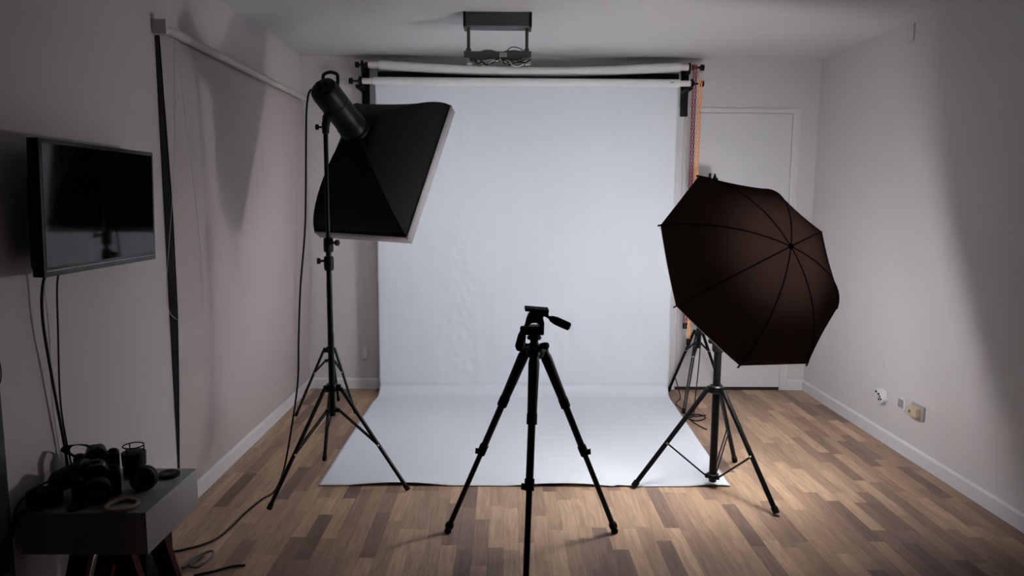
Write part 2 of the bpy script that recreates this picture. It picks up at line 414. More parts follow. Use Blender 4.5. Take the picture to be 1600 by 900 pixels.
# ------------------------------------------------------------------ ceiling bracket
t = thing('ceiling_mount', (-.048, 4.2, H), 'dark grey metal ceiling mount frame with loose wiring', 'ceiling mount')
f = MB(); f.box((-.239, 4.14, 2.425), (.143, 4.26, 2.497), .002); f.build('top_housing', M['darkgrey'], t)
for x in (-.240, .130):
    MB().box((x, 4.135, 2.42), (x + .014, 4.265, 2.5), .002).build('end_cap', M['black'], t)
MB().box((-.07, 4.16, 2.493), (-.01, 4.24, 2.5), .001).build('ceiling_plate', M['black'], t)
for x in (-.213, .118):
    f = MB(); f.box((x - .009, 4.185, 2.29), (x + .009, 4.215, 2.43), .002); f.box((x - .014, 4.18, 2.285), (x + .014, 4.22, 2.31), .003); f.build('post', M['darkgrey'], t)
top = [(-.239, 2.295), (-.205, 2.293), (-.15, 2.293), (-.115, 2.302), (-.085, 2.302), (-.055, 2.294), (-.02, 2.292), (.0, 2.298), (.05, 2.302), (.09, 2.296), (.13, 2.293), (.143, 2.298)]
bot = [(.143, 2.262), (.10, 2.258), (.06, 2.240), (.02, 2.235), (-.03, 2.246), (-.08, 2.252), (-.12, 2.245), (-.16, 2.235), (-.2, 2.236), (-.21, 2.255), (-.239, 2.258)]
MB().prism([(a, c) for a, c in top + bot], (0, 4.2, 0), (1, 0, 0), (0, 0, 1), (0, 1, 0), .05).build('lower_bar', M['darkgrey'], t)
for x in (-.224, .110):
    MB().box((x, 4.175, 2.225), (x + .03, 4.215, 2.262), .004).build('connector', M['clear'], t)
rnd = random.Random(3)
for k, (cx_, mm) in enumerate(((-.13, 'olive'), (-.10, 'bead'), (-.12, 'cable'), (.02, 'olive'), (.06, 'bead'), (.07, 'cable'), (.04, 'greycable'))):
    pts = [(cx_ - .06, 4.17, 2.245)]
    for j in range(5): pts.append((cx_ - .045 + j * .024 + rnd.uniform(-.008, .008), 4.165 + rnd.uniform(-.015, .015), 2.226 + rnd.uniform(-.010, .014) - .006 * math.sin(j)))
    pts.append((cx_ + .07, 4.17, 2.25)); MB().tube(spline(pts, 5), .0042 if mm != 'cable' else .004, 6).build('wire', M[mm], t)
MB().tube(spline([(.0, 4.19, 2.295), (.03, 4.17, 2.315), (.07, 4.17, 2.312), (.105, 4.19, 2.295)], 6), .0025, 6).build('wire', M['cable'], t)
MB().box((-.038, 4.172, 2.262), (.006, 4.176, 2.288), .001).build('label_plate', M['clear'], t)

# ------------------------------------------------------------------ switches and sockets
def plate(name, lo, hi, m, label, cat):
    r_ = thing(name, (V(lo) + V(hi)) / 2, label, cat); return r_
s1 = thing('wall_socket', (XR, 4.243, .28), 'white double wall socket with dark holes, nearest the back wall', 'socket')
MB().box((XR - .010, 4.195, .238), (XR, 4.295, .322), .004).build('cover_plate', M['white'], s1)
f = MB(); f.lathe((XR - .006, 4.262, .288), (-1, 0, 0), [(0, .034), (.022, .033), (.026, .028)], 20); f.lathe((XR - .006, 4.222, .268), (-1, 0, 0), [(0, .03), (.025, .029), (.029, .024)], 20); f.build('socket_body', M['white'], s1)
f = MB()
for (y, z) in ((4.275, .300), (4.245, .292), (4.225, .282), (4.236, .262), (4.212, .268)): f.cyl((XR - .030, y, z), (XR - .037, y, z), .0075, 10)
f.build('pin_hole', M['dark'], s1)
s2 = thing('wall_switch', (XR, 4.04, .29), 'pale square cover plate between the socket and the beige box', 'wall plate')
MB().box((XR - .009, 4.0, .252), (XR, 4.082, .332), .004).build('cover_plate', M['white'], s2)
MB().box((XR - .013, 4.015, .267), (XR - .007, 4.067, .317), .003).build('blank_insert', M['clear'], s2)
s3 = thing('wall_socket', (XR, 3.87, .29), 'beige plug box projecting from the wall below the right wall light edge', 'socket')
MB().box((XR - .012, 3.81, .25), (XR, 3.93, .335), .004).build('cover_plate', M['clear'], s3)
MB().box((XR - .040, 3.835, .262), (XR - .010, 3.925, .322), .010).build('plug_body', M['beige'], s3)
MB().lathe((XR - .040, 3.895, .29), (-1, 0, 0), [(0, .009), (.004, .009)], 12).build('plug_hole', M['olive'], s3)
s4 = tag(MB().box((XR - .008, 4.195, 2.378), (XR, 4.26, 2.475), .006).build('blank_plate', M['wall']), 'small painted over plate high on the right wall', 'wall plate')
s6 = tag(MB().box((XR - .003, 4.27, .455), (XR, 4.32, .49), .001).build('blank_plate', M['wall']), 'faint flat cap on the right wall above the sockets', 'wall plate')
s5 = tag(MB().box((-1.095, YB - .022, .235), (-1.055, YB, .322), .005).build('wall_plate', M['white']), 'small white box low on the back wall left of the paper', 'wall plate')

# ------------------------------------------------------------------ television
tv = thing('television', (XL, 2.53, 1.42), 'black flat screen television on the left wall', 'television')
TO = V((-1.40, 2.515, 1.424)); tilt = math.radians(1.5)
RT = Matrix.Rotation(tilt, 3, 'Y') @ Matrix.Rotation(math.radians(0.0), 3, 'Z')
XT = Matrix.Translation(TO) @ RT.to_4x4()
# local: +x towards the room, y along the wall, z up
MB(XT).box((-.036, -.335, -.210), (0, .364, .212), .004).build('bezel', M['bezel'], tv)
MB(XT).box((-.0005, -.322, -.180), (.0012, .350, .198)).build('screen', M['screen'], tv)
f = MB(XT); f.box((-.066, -.30, -.19), (-.034, .30, .10), .012); f.build('back_housing', M['tvback'], tv)
MB(XT).box((0.0, -.324, -.193), (.0022, .352, -.190)).build('trim_line', M['silver'], tv)
f = MB(XT); f.box((-.112, -.1, -.08), (-.062, .1, .08), .003); f.build('wall_bracket', M['black'], tv)
def cable(name, pts, r, m, label, k=8, cat='cable', group=None):
    o = MB().tube(spline(pts, k), r, 8).build(name, m, origin=pts[0]); return tag(o, label, cat, group)
cable('power_cable', [(-1.44, 2.272, 1.235), (-1.47, 2.272, 1.19), (-1.48, 2.271, 1.068), (-1.484, 2.305, .849), (-1.484, 2.34, .63), (-1.484, 2.352, .52), (-1.480, 2.36, .505)], .0046, M['cable'], 'thick black cable dropping from the television towards the camera')
cable('power_cable', [(-1.44, 2.345, 1.235), (-1.47, 2.345, 1.19), (-1.484, 2.350, 1.012), (-1.486, 2.339, .796), (-1.486, 2.353, .65), (-1.483, 2.375, .53), (-1.478, 2.39, .505)], .003, M['cable'], 'thin black cable right of the thick one below the television')
cable('cord_loop', [(XL + .004, 2.00, 1.30), (XL + .004, 2.03, 1.22), (XL + .004, 2.075, 1.05), (XL + .004, 2.10, .95), (XL + .004, 2.085, .9), (XL + .004, 2.05, .9)], .0018, M['cable'], 'thin cord loop on the wall at the far left edge', cat='cord')

# ------------------------------------------------------------------ light stands
def collar(mb, c, r, h): mb.lathe(V(c) - V((0, 0, h / 2)), (0, 0, 1), [(0, r * .85), (h * .15, r), (h * .85, r), (h, r * .85)], 16)
def light_stand(label, base, feet, zhub, zbrace, ztop, zfrac, rpole, knobs, tipz=.012, double=False, rleg=.0095):
    bx, by = base; root = thing('light_stand', (bx, by, 0), label, 'light stand')
    zb = min(zbrace, zhub) - .03
    for i in range(len(ztop)):
        z0 = ([zb] + list(ztop))[i]; z1 = ztop[i]
        MB().cyl((bx, by, max(.01, z0 - (0.02 if i else 0))), (bx, by, z1), rpole * (1 - .14 * i), 16).build('pole_section', M['black'], root)
    f = MB(); collar(f, (bx, by, zhub), rpole * 1.9, .04)
    for ft in feet:
        d_ = (V((ft[0], ft[1], 0)) - V((bx, by, 0))).normalized(); c = V((bx, by, zhub)) + d_ * .035
        f.box(c - V((.012, .012, .016)), c + V((.012, .012, .016)), .003)
    f.build('leg_collar', M['black'], root)
    f = MB(); collar(f, (bx, by, zbrace), rpole * 1.6, .025)
    for ft in feet:
        d_ = (V((ft[0], ft[1], 0)) - V((bx, by, 0))).normalized(); c = V((bx, by, zbrace)) + d_ * .03
        f.box(c - V((.009, .009, .01)), c + V((.009, .009, .01)), .002)
    f.build('brace_collar', M['black'], root)
    for ft in feet:
        F = V((ft[0], ft[1], tipz)); d_ = (V((ft[0], ft[1], 0)) - V((bx, by, 0))).normalized()
        A = V((bx, by, zhub)) + d_ * .045; sd = d_.cross(V((0, 0, 1))) * .007
        if double:
            f = MB(); f.tube([A + sd, F + sd], rleg * .5, 8); f.tube([A - sd, F - sd], rleg * .5, 8); lg = f.build('leg', M['black'], root)
        else: lg = MB().tube([A, F], rleg, 10).build('leg', M['black'], root)
        u = (F - A).normalized(); MB().tube([F - u * .03, F - u * .0 ], rleg * 1.25, 10).build('rubber_tip', M['rubber'], lg)
        J = lerp(A, F, zfrac); B = V((bx, by, zbrace)) + d_ * .035
        f = MB(); f.tube([B + sd, J + sd], .004, 6); f.tube([B - sd, J - sd], .004, 6); f.build('brace', M['black'], root)
        MB().lathe(J - sd * 2, sd, [(0, .004), (.004, .0065), (.024, .0065), (.028, .004)], 10).build('rivet', M['steel'], lg)
    for z, a in knobs:
        d_ = V((math.cos(a), math.sin(a), 0)); f = MB(); collar(f, (bx, by, z), rpole * 1.55, .07)
        f.build('clamp_collar', M['plastic'], root)
        MB().lathe(V((bx, by, z + .012)) + d_ * rpole * 1.2, d_, [(0, .006), (.02, .006), (.022, .014), (.034, .016), (.038, .012)], 14).build('clamp_knob', M['plastic'], root)
    return root
sfeet = [(-1.101, 3.202), (-1.004, 3.854), (-.479, 3.434)]
light_stand('tall black light stand holding the softbox left of the backdrop', (-.864, 3.5), sfeet, .521, .405, (.80, 1.20, 1.80), .56, .0155,
            [(1.235, -.3), (1.145, PI + .3)], rleg=.010)
ufeet = [(.664, 3.489), (1.277, 3.172), (1.299, 3.852)]
light_stand('black light stand under the umbrella on the right', (1.07, 3.5), ufeet, .519, .065, (.745, 1.0), .55, .019, [(.745, 2.0)], rleg=.0125)
light_stand('short black light stand near the back left corner', (-1.195, 4.81), [(-1.396, 4.651), (-1.197, 5.03), (-1.01, 4.72)], .435, .36, (.9, 1.45), .35, .013, [], rleg=.009)
light_stand('small black light stand behind the umbrella beside the door', (1.405, 5.08), [(1.262, 5.33), (1.234, 4.753), (1.66, 5.27)], .512, .43, (.66, 1.10, 1.55), .3, .014, [(.66, -.8)], double=True, rleg=.011)

# strobe and its holder on the back stand (only its top shows above the umbrella)
t = thing('flash_head', (1.42, 5.08, 1.55), 'small flash head peeking above the umbrella top edge', 'flash head')
MB().lathe((1.405, 5.08, 1.54), (0, 0, 1), [(0, .016), (.05, .016), (.055, .01), (.075, .01)], 14).build('stud_adapter', M['black'], t)
MB().lathe((1.46, 5.17, 1.58), (-.35, -.9, -.15), [(0, .038), (.01, .045), (.14, .045), (.16, .055), (.2, .055)], 20).build('lamp_body', M['black'], t)
f = MB(); f.box((1.438, 5.06, 1.60), (1.447, 5.10, 1.655), .002); f.cyl((1.40, 5.08, 1.61), (1.50, 5.08, 1.615), .007, 8); f.lathe((1.478, 5.08, 1.60), (0, 0, 1), [(0, .012), (.03, .012), (.04, .006), (.052, .006)], 10)
f.build('tilt_bracket', M['blackm'], t)

# ------------------------------------------------------------------ softbox and strobe
SN = V((.3075, .7835, -.54)).normalized(); E1 = V((.9232, -.3832, -.0302)); E1 = (E1 - SN * E1.dot(SN)).normalized(); E2 = E1.cross(SN).normalized()
if E2.z < 0: E2 = -E2
SP = V((-.761, 3.677, 1.805)); SW, SH, SL = .565, .84, .335
sb = thing('softbox', SP, 'black rectangular softbox with grey front band facing the backdrop', 'softbox')
prof = [0, .12, .25, .4, .55, .7, .85, 1.0]
def sec(s):
    g = math.sin(s * PI / 2) ** .75 * .70 + s * .30
    a = .045 + (SW / 2 - .045) * g; b2 = .045 + (SH / 2 - .045) * g
    return a, b2
def ringpts(s, inset=0.0, m=8):
    a, b2 = sec(s); a -= inset; b2 -= inset; c = SP + SN * SL * s; out = []
    bul = 0.035 * math.sin(PI * s)
    cs = [(a, b2), (-a, b2), (-a, -b2), (a, -b2)]
    for i in range(4):
        p, q = cs[i], cs[(i + 1) % 4]
        for j in range(m):
            t_ = j / m; x = p[0] + (q[0] - p[0]) * t_; y = p[1] + (q[1] - p[1]) * t_
            k = 1 - .03 * math.sin(PI * t_) * math.sin(PI * min(1, s * 1.0)) * .9
            out.append(c + E1 * x * k + E2 * y * k)
    return out
f = MB(); allp = []; fs = []
for s in prof: allp += ringpts(s)
n = 32
for i in range(len(prof) - 1):
    for j in range(n): fs.append((i * n + j, i * n + (j + 1) % n, (i + 1) * n + (j + 1) % n, (i + 1) * n + j))
f._add(allp, fs); o = f.build('fabric_shell', M['fabric'], sb, ang=28)
md = o.modifiers.new('thickness', 'SOLIDIFY'); md.thickness = .003
for sx, sy in ((1, 1), (-1, 1), (-1, -1), (1, -1)):
    pts = []
    for s in prof:
        a, b2 = sec(s); pts.append(SP + SN * SL * s + E1 * sx * (a + .001) + E2 * sy * (b2 + .001))
    MB().tube(spline(pts, 3), .0035, 6).build('corner_seam', M['rubber'], sb)
f = MB(); c = SP + SN * SL; o1 = []; hw, hh = SW / 2 + .002, SH / 2 + .002
for dz in (-.012, .05):
    for (x, y) in ((hw, hh), (-hw, hh), (-hw, -hh), (hw, -hh)): o1.append(c + SN * dz + E1 * x + E2 * y)
f._add(o1, [(i, (i + 1) % 4, 4 + (i + 1) % 4, 4 + i) for i in range(4)]); o = f.build('front_band', M['band'], sb)
md = o.modifiers.new('thickness', 'SOLIDIFY'); md.thickness = .002
f = MB(); c2 = c + SN * .012; f._add([c2 + E1 * x + E2 * y for x, y in ((SW / 2, SH / 2), (-SW / 2, SH / 2), (-SW / 2, -SH / 2), (SW / 2, -SH / 2))], [(0, 1, 2, 3)])
f.build('diffuser', M['diffuser'], sb)
MB().lathe(SP - SN * .012, SN, [(0, .07), (.004, .078), (.02, .078), (.024, .07)], 28).build('mounting_ring', M['blackm'], sb)
st = thing('studio_flash', SP - SN * .2, 'black cylindrical studio flash with top handle behind the softbox', 'studio flash')
MB().lathe(SP - SN * .315, SN, [(0, .048), (.006, .062), (.03, .069), (.10, .069), (.102, .067), (.108, .067), (.11, .069), (.255, .069), (.26, .073), (.3, .073), (.303, .062)], 32).build('lamp_body', M['blackm'], st)
ctr = SP - SN * .315
MB().lathe(ctr - SN * .006, SN, [(0, .04), (.004, .05), (.008, .052)], 24).build('rear_panel', M['plastic'], st)
Q = ctr - SN * .008
for a, b_ in ((.02, .012), (-.02, .012), (0, -.02)):
    MB().lathe(Q + E1 * a + E2 * b_, -SN, [(0, .008), (.01, .008), (.012, .006)], 12).build('dial', M['rubber'], st)
hb = SP - SN * .27; up_ = V((0, 0, 1)); hs = E1 * .042
MB().tube(spline([hb - hs + E2 * .045, hb - hs * 1.0 + E2 * .05 + up_ * .03, hb - hs * .85 + E2 * .05 + up_ * .052, hb + E2 * .05 + up_ * .062, hb + hs * .85 + E2 * .05 + up_ * .052, hb + hs + E2 * .05 + up_ * .03, hb + hs + E2 * .045], 6), .008, 10).build('handle', M['plastic'], st)
pv = V((-.864, 3.5, 1.80))
f = MB(); f.lathe(pv - V((0, 0, .03)), (0, 0, 1), [(0, .016), (.05, .018), (.055, .014)], 14)
tgt = SP - SN * .2 - E2 * .055
f.tube([pv, lerp(pv, tgt, .5) + V((-.006, 0, .01)), tgt], [.018, .022, .028], 12); f.torus(pv + V((0, 0, .02)), (1, 0, 0), .018, .008, 16, 8); f.build('tilt_bracket', M['plastic'], st)
f = MB(); f.lathe(pv + V((-.012, 0, .0)), (-1, 0, 0), [(0, .005), (.02, .005), (.022, .013), (.034, .014), (.036, .009)], 12); f.build('clamp_knob', M['plastic'], st)
cable('power_cable', [(-.90, 3.475, 1.972), (-.925, 3.46, 1.96), (-.935, 3.44, 1.88), (-.94, 3.43, 1.72), (-.952, 3.42, 1.339), (-.984, 3.42, 1.032), (-1.0, 3.42, .78), (-1.012, 3.42, .558), (-1.062, 3.42, .266), (-1.10, 3.42, .10), (-1.14, 3.40, .015), (-1.175, 3.33, .006), (-1.2, 3.188, .006), (-1.231, 2.928, .006), (-1.331, 2.827, .006), (-1.42, 2.80, .006)], .0048, M['cable'],
      'long black cable falling from the studio flash to the floor', 8)

# ------------------------------------------------------------------ umbrella
UR, UH = .5, .257; az = math.atan2(AX.x, -AX.y)
UU = V((math.cos(az), math.sin(az), 0)); UV = AX.cross(UU).normalized()
rho = (UR * UR + UH * UH) / (2 * UH); PH = 1.9
def upt(k, r, lift=0.0):
    """k in rib units, straight cloth between ribs"""
    k0 = math.floor(k); t_ = k - k0
    z = math.sqrt(max(0, rho * rho - r * r)) - (rho - UH)
    def rp(q):
        a = PH + q * PI / 4; rr = r * (1 - (.09 * (r / UR) ** 2 if q % 8 == 7 else 0)); return UU * math.cos(a) * rr + UV * math.sin(a) * rr
    p = rp(k0) * (1 - t_) + rp(k0 + 1) * t_
    scallop = .004 * math.sin(PI * t_) * (r / UR) ** 3
    p = p * (1 - scallop)
    return UC + p + AX * (z + lift - .008 * math.sin(PI * t_) * (r / UR))
ub = thing('photo_umbrella', UC, 'black reflective photo umbrella with its outside towards the viewer', 'umbrella')
def shell(lift):
    f = MB(); nk, nr = 64, 14; verts = [UC + AX * (UH + lift)]; faces = []
    for j in range(1, nr + 1):
        r = UR * (j / nr)
        for i in range(nk): verts.append(upt(i * 8 / nk, r, lift))
    for i in range(nk): faces.append((0, 1 + i, 1 + (i + 1) % nk))
    for j in range(nr - 1):
        for i in range(nk): faces.append((1 + j * nk + i, 1 + (j + 1) * nk + i, 1 + (j + 1) * nk + (i + 1) % nk, 1 + j * nk + (i + 1) % nk))
    return f._add(verts, faces)
shell(0.0).build('canopy', M['umb_out'], ub, ang=60)
shell(-.004).build('silver_lining', M['umb_in'], ub, ang=60)
for k in range(8):
    rib = MB().tube([upt(k, r, -.008) for r in [.02 + (UR + .006 - .02) * i / 14 for i in range(15)]], .0025, 6).build('rib', M['blackm'], ub)
    MB().tube([upt(k, r, .0012) for r in [.012 + (UR - .014) * i / 14 for i in range(15)]], .0022, 6).build('seam', M['rubber'], rib)
    e0 = upt(k, UR - .006, -.002); dd = (upt(k, UR, 0) - upt(k, UR - .02, 0)).normalized()
    MB().tube([e0, e0 + dd * .022], [.004, .003], 8).build('rib_tip', M['rubber'], rib)
MB().tube([UC + AX * (UH + .018), UC - AX * .32], .004, 8).build('shaft', M['steel'], ub)
MB().lathe(UC + AX * (UH - .006), AX, [(0, .012), (.006, .014), (.01, .009), (.02, .006), (.024, .003)], 14).build('finial', M['rubber'], ub)
# flash head that fires into it
fh = thing('studio_flash', UC - AX * .25, 'black studio flash hidden inside the umbrella on its stand', 'studio flash')
MB().lathe(UC - AX * .52 + UV * -.035, AX, [(0, .05), (.01, .055), (.26, .055), (.27, .05)], 24).build('lamp_body', M['blackm'], fh)
f = MB(); f.lathe((1.07, 3.5, .98), (0, 0, 1), [(0, .018), (.05, .018), (.06, .012)], 14); f.build('stand_adapter', M['plastic'], fh)

# ------------------------------------------------------------------ camera tripod
def T(u, v, y=2.78): return V((.125 + (u - 838) / 395.0, y, 1.041 - (v - 480) / 389.0))
tp = thing('camera_tripod', (.12, 2.78, 0), 'black three legged camera tripod standing in front centre', 'tripod')
hubs = [V((.085, 2.815, .858)), V((.160, 2.815, .852)), V((.116, 2.725, .855))]
feet = [V((-.245, 2.992, 0)), V((.491, 2.994, 0)), V((.077, 2.371, 0))]
for A, F in zip(hubs, feet):
    F = F + V((0, 0, .018)); u = (F - A).normalized()
    q = A.lerp(F, .265); L_ = A.lerp(F, .53)
    f = MB(); f.tube([A, A.lerp(F, .03), A.lerp(F, .1), q], [.018, .0225, .021, .0185], 14); leg = f.build('leg', M['plastic'], tp)
    MB().tube([q - u * .02, q + u * .02], [.0205, .0205], 14).build('leg_collar', M['rubber'], leg)
    MB().tube([q, L_], .0145, 12).build('middle_tube', M['black'], leg)
    MB().tube([L_, F - u * .02], .0115, 12).build('lower_tube', M['black'], leg)
    f = MB(); f.tube([L_ - u * .022, L_ + u * .022], .0185, 12)
    sd = u.cross(V((0, 1, 0))).normalized(); sd = sd if sd.z > 0 else -sd
    sgn = 1 if F.x > .2 else -1
    f.tube([L_ + V((sgn * .012, -.01, 0)), L_ + V((sgn * .024, -.012, .006)), L_ + V((sgn * .024, -.012, -.012))], .008, 8); f.build('lever_lock', M['rubber'], leg)
    f = MB(); f.lathe(F - u * .035, u, [(0, .015), (.008, .018), (.022, .018), (.028, .013)], 14); f.lathe(V((F.x, F.y, 0.0)), (0, 0, 1), [(0, .011), (.004, .015), (.014, .016), (.022, .011)], 14); f.build('rubber_foot', M['rubber'], leg)
f = MB(); f.lathe((.122, 2.78, .835), (0, 0, 1), [(0, .022), (.01, .034), (.03, .038), (.045, .036), (.055, .02)], 24)
for A, F in zip(hubs, feet):
    hd = (A - V((.12, 2.785, A.z))); f.tube([V((.12, 2.785, .865)), A + V((0, 0, .008)), A], [.02, .024, .02], 12)
f.build('shoulder', M['plastic'], tp)
MB().cyl((.118, 2.785, .60), (.118, 2.785, .93), .0125, 16).build('centre_column', M['black'], tp)
f = MB(); f.lathe(T(849, 538, 2.755) + V((0, 0, 0)), (.8, -.6, 0), [(-.015, .008), (0, .013), (.018, .015), (.022, .010)], 14)
f.build('column_knob', M['rubber'], tp)
# pan head
f = MB(); f.lathe((.118, 2.785, .865), (0, 0, 1), [(0, .020), (.03, .020), (.032, .016), (.045, .016), (.047, .027), (.056, .029), (.062, .024), (.064, .018), (.074, .019), (.076, .03)], 24); f.build('pan_base', M['plastic'], tp)
f = MB(); f.box(T(819, 522, 2.752), T(850, 508.5, 2.815), .008, seg=3); f.build('head_block', M['plastic'], tp)
f = MB(); f.prism([(a, c) for a, c in [(-.044, -.062), (-.034, -.02), (-.026, .0), (-.012, .016), (.004, .024), (.02, .016), (.03, -.01), (.036, -.035), (.036, -.062), (.020, -.062), (.016, -.042), (.004, -.034), (-.014, -.036), (-.026, -.046), (-.03, -.062)]], T(836, 490, 2.78) , (1, 0, 0), (0, 0, 1), (0, 1, 0), .034)
f.build('tilt_arch', M['plastic'], tp)
RQ = Matrix.Rotation(math.radians(4), 3, 'Y')
f = MB(); f.box(T(820, 486.0, 2.745), T(857, 481.5, 2.83), .003, R=RQ); f.build('quick_release_plate', M['rubber'], tp)
f = MB(); f.prism([(-.014, -.026), (.018, -.026), (.028, -.006), (.03, .004), (-.026, .004), (-.024, -.006)], T(839, 489, 2.785), RQ @ V((1, 0, 0)), RQ @ V((0, 0, 1)), (0, 1, 0), .06); f.box(T(848, 494, 2.77), T(857, 484, 2.80), .002); f.build('plate_holder', M['plastic'], tp)
h1a, h1b, h1c = T(848, 490, 2.775), T(861, 496.5, 2.76), T(889, 507.5, 2.735)
f = MB(); f.tube([h1a, h1b], .006, 8); f.tube([lerp(h1a, h1b, .75), h1b, lerp(h1b, h1c, .25), lerp(h1b, h1c, .93), h1c], [.006, .0125, .0165, .0165, .013], 14); f.build('pan_handle', M['rubber'], tp)
f = MB(); f.lathe(T(822, 514, 2.77), (-1, -.2, 0), [(0, .008), (.006, .014), (.018, .015), (.022, .011)], 14)
ga, gb = T(817, 516, 2.765), T(811.5, 538, 2.69); f.tube([ga, lerp(ga, gb, .3), lerp(ga, gb, .85), gb], [.010, .0165, .0195, .014], 14); f.build('tilt_handle', M['rubber'], tp)
MB().tube([T(817, 536, 2.75), T(832, 538, 2.77)], .005, 8).build('lock_rod', M['black'], tp)

# ------------------------------------------------------------------ side table
tb = thing('side_table', (-1.29, 2.285, 0), 'small pale box table on red brown legs in the lower left', 'table')
MB().box((-1.488, 2.102, .362), (-1.10, 2.468, .498), .0025).build('box_top', M['table'], tb)
MB().box((-1.486, 2.099, .3655), (-1.108, 2.1025, .4945), .001).build('front_panel', M['table'], tb)
for y in (2.19, 2.385):
    for sx in (-1, 1):
        a = V((-1.29 + sx * .055, y, .364)); b_ = V((-1.29 + sx * .155, y + 0, .0))
        f = MB(); ww = .033
        f._add([a + V((-ww, -.016, 0)), a + V((ww, -.016, 0)), a + V((ww, .016, 0)), a + V((-ww, .016, 0)), b_ + V((-ww * .8, -.014, 0)), b_ + V((ww * .8, -.014, 0)), b_ + V((ww * .8, .014, 0)), b_ + V((-ww * .8, .014, 0))],
               [(0, 1, 2, 3), (4, 5, 6, 7), (0, 1, 5, 4), (1, 2, 6, 5), (2, 3, 7, 6), (3, 0, 4, 7)])
        f.build('leg', M['redwood'], tb)
t = thing('camera_bag', (-1.40, 2.63, 0), 'black soft bag on the floor under the small table', 'bag')
MB().box((-1.47, 2.52, 0.0), (-1.325, 2.74, .17), .035, seg=4).build('bag_body', M['fabric'], t)
MB().tube(spline([(-1.43, 2.63, .16), (-1.42, 2.63, .21), (-1.37, 2.63, .21), (-1.36, 2.63, .16)], 6), .008, 8).build('bag_handle', M['fabric'], t)

def fwdX(loc, yaw, pitch=0.0, roll=0.0): return Matrix.Translation(loc) @ Matrix.Rotation(yaw, 4, 'Z') @ Matrix.Rotation(pitch, 4, 'X') @ Matrix.Rotation(roll, 4, 'Y')
def dslr(label, loc, yaw, lens_len, pitch=0.0, roll=0.0, strap=None, s=1.0):
    """local: lens points to -y, z up, base at z=0"""
    X = fwdX(loc, yaw, pitch, roll) @ Matrix.Scale(s, 4); root = thing('photo_camera', loc, label, 'camera')
    f = MB(X); f.box((-.068, -.022, 0), (.068, .028, .088), .011, seg=3); f.box((-.07, -.042, .004), (-.036, .0, .084), .012, seg=3); f.build('camera_body', M['plastic'], root)
    f = MB(X); f.prism([(-.036, .078), (-.026, .104), (-.016, .112), (.016, .112), (.026, .104), (.036, .078)], (0, .0, 0), (1, 0, 0), (0, 0, 1), (0, 1, 0), .06); f.box((-.012, .004, .11), (.012, .026, .117), .001); f.build('viewfinder_hump', M['plastic'], root)
    f = MB(X); f.lathe((-.05, .0, .086), (0, 0, 1), [(0, .013), (.008, .013), (.01, .011)], 16); f.lathe((.05, .004, .086), (0, 0, 1), [(0, .014), (.007, .014), (.009, .012)], 16); f.build('control_dial', M['rubber'], root)
    l = lens_len; f = MB(X); f.lathe((.004, -.018, .044), (0, -1, 0), [(0, .032), (.01, .034), (.012, .032), (.02, .036), (l * .45, .036), (l * .47, .0345), (l * .55, .0345), (l * .57, .038), (l, .039), (l + .002, .034), (l - .006, .031)], 28); lens = f.build('lens', M['plastic'], root)
    MB(X).lathe((.004, -.018 - l + .008, .044), (0, -1, 0), [(0, .031), (.002, .024), (.004, .01)], 24).build('front_glass', M['glass'], lens)
    MB(X).torus((.004, -.018 - l * .5, .044), (0, 1, 0), .0365, .001, 28, 6).build('silver_ring', M['silver'], lens)
    if strap:
        w_ = MB(); pts = spline(strap, 6)
        for i in range(len(pts) - 1):
            pass
        vs = []; 
        for i, p in enumerate(pts):
            tn = (pts[min(i + 1, len(pts) - 1)] - pts[max(i - 1, 0)]).normalized(); sd = tn.cross(V((0, .3, 1))).normalized() if abs(tn.z) < .9 else V((0, 1, 0)); nn = tn.cross(sd).normalized()
            vs += [p + sd * .014 + nn * .0015, p - sd * .014 + nn * .0015, p - sd * .014 - nn * .0015, p + sd * .014 - nn * .0015]
        fs = [(i * 4 + j, i * 4 + (j + 1) % 4, (i + 1) * 4 + (j + 1) % 4, (i + 1) * 4 + j) for i in range(len(pts) - 1) for j in range(4)]
        w_._add(vs, fs); w_.build('neck_strap', M['fabric'], root)
    return root
ZT = .4985
dslr('large black camera lying nearest in the dark pile on the small table', (-1.315, 2.225, ZT), math.radians(28), .075)
dslr('black camera with arched strap at the back of the small table', (-1.40, 2.375, ZT), math.radians(-150), .045, strap=[(-1.46, 2.36, .58), (-1.475, 2.33, .61), (-1.45, 2.31, .636), (-1.40, 2.31, .640), (-1.36, 2.31, .62), (-1.335, 2.33, .575)])
t = thing('camera_lens', (-1.318, 2.395, ZT), 'upright black lens with a raised ring on the small table', 'lens')
MB().lathe((-1.285, 2.40, ZT), (0, 0, 1), [(0, .030), (.004, .036), (.03, .036), (.032, .034), (.038, .034), (.04, .038), (.085, .039), (.087, .034)], 28).build('barrel', M['plastic'], t)
f = MB(); f.torus((-1.285, 2.40, ZT + .108), (0, 0, 1), .033, .0022, 28, 6)
for a in (0.3, 2.4, 4.5): f.cyl((-1.285 + .033 * math.cos(a), 2.40 + .033 * math.sin(a), ZT + .084), (-1.285 + .033 * math.cos(a), 2.40 + .033 * math.sin(a), ZT + .108), .002, 6)
f.build('hood_ring', M['rubber'], t)
t = thing('camera_lens', (-1.17, 2.25, ZT), 'short black lens with a silver mount beside the round cap', 'lens')
XL2 = fwdX((-1.187, 2.275, ZT + .042), math.radians(20), math.radians(-14))
MB(XL2).lathe((0, .04, 0), (0, -1, 0), [(0, .03), (.004, .036), (.03, .041), (.06, .041), (.062, .038), (.09, .038), (.094, .032), (.086, .028)], 28).build('barrel', M['plastic'], t)
MB(XL2).lathe((0, -.046, 0), (0, -1, 0), [(0, .028), (.002, .02), (.004, .008)], 24).build('front_glass', M['glass'], t)
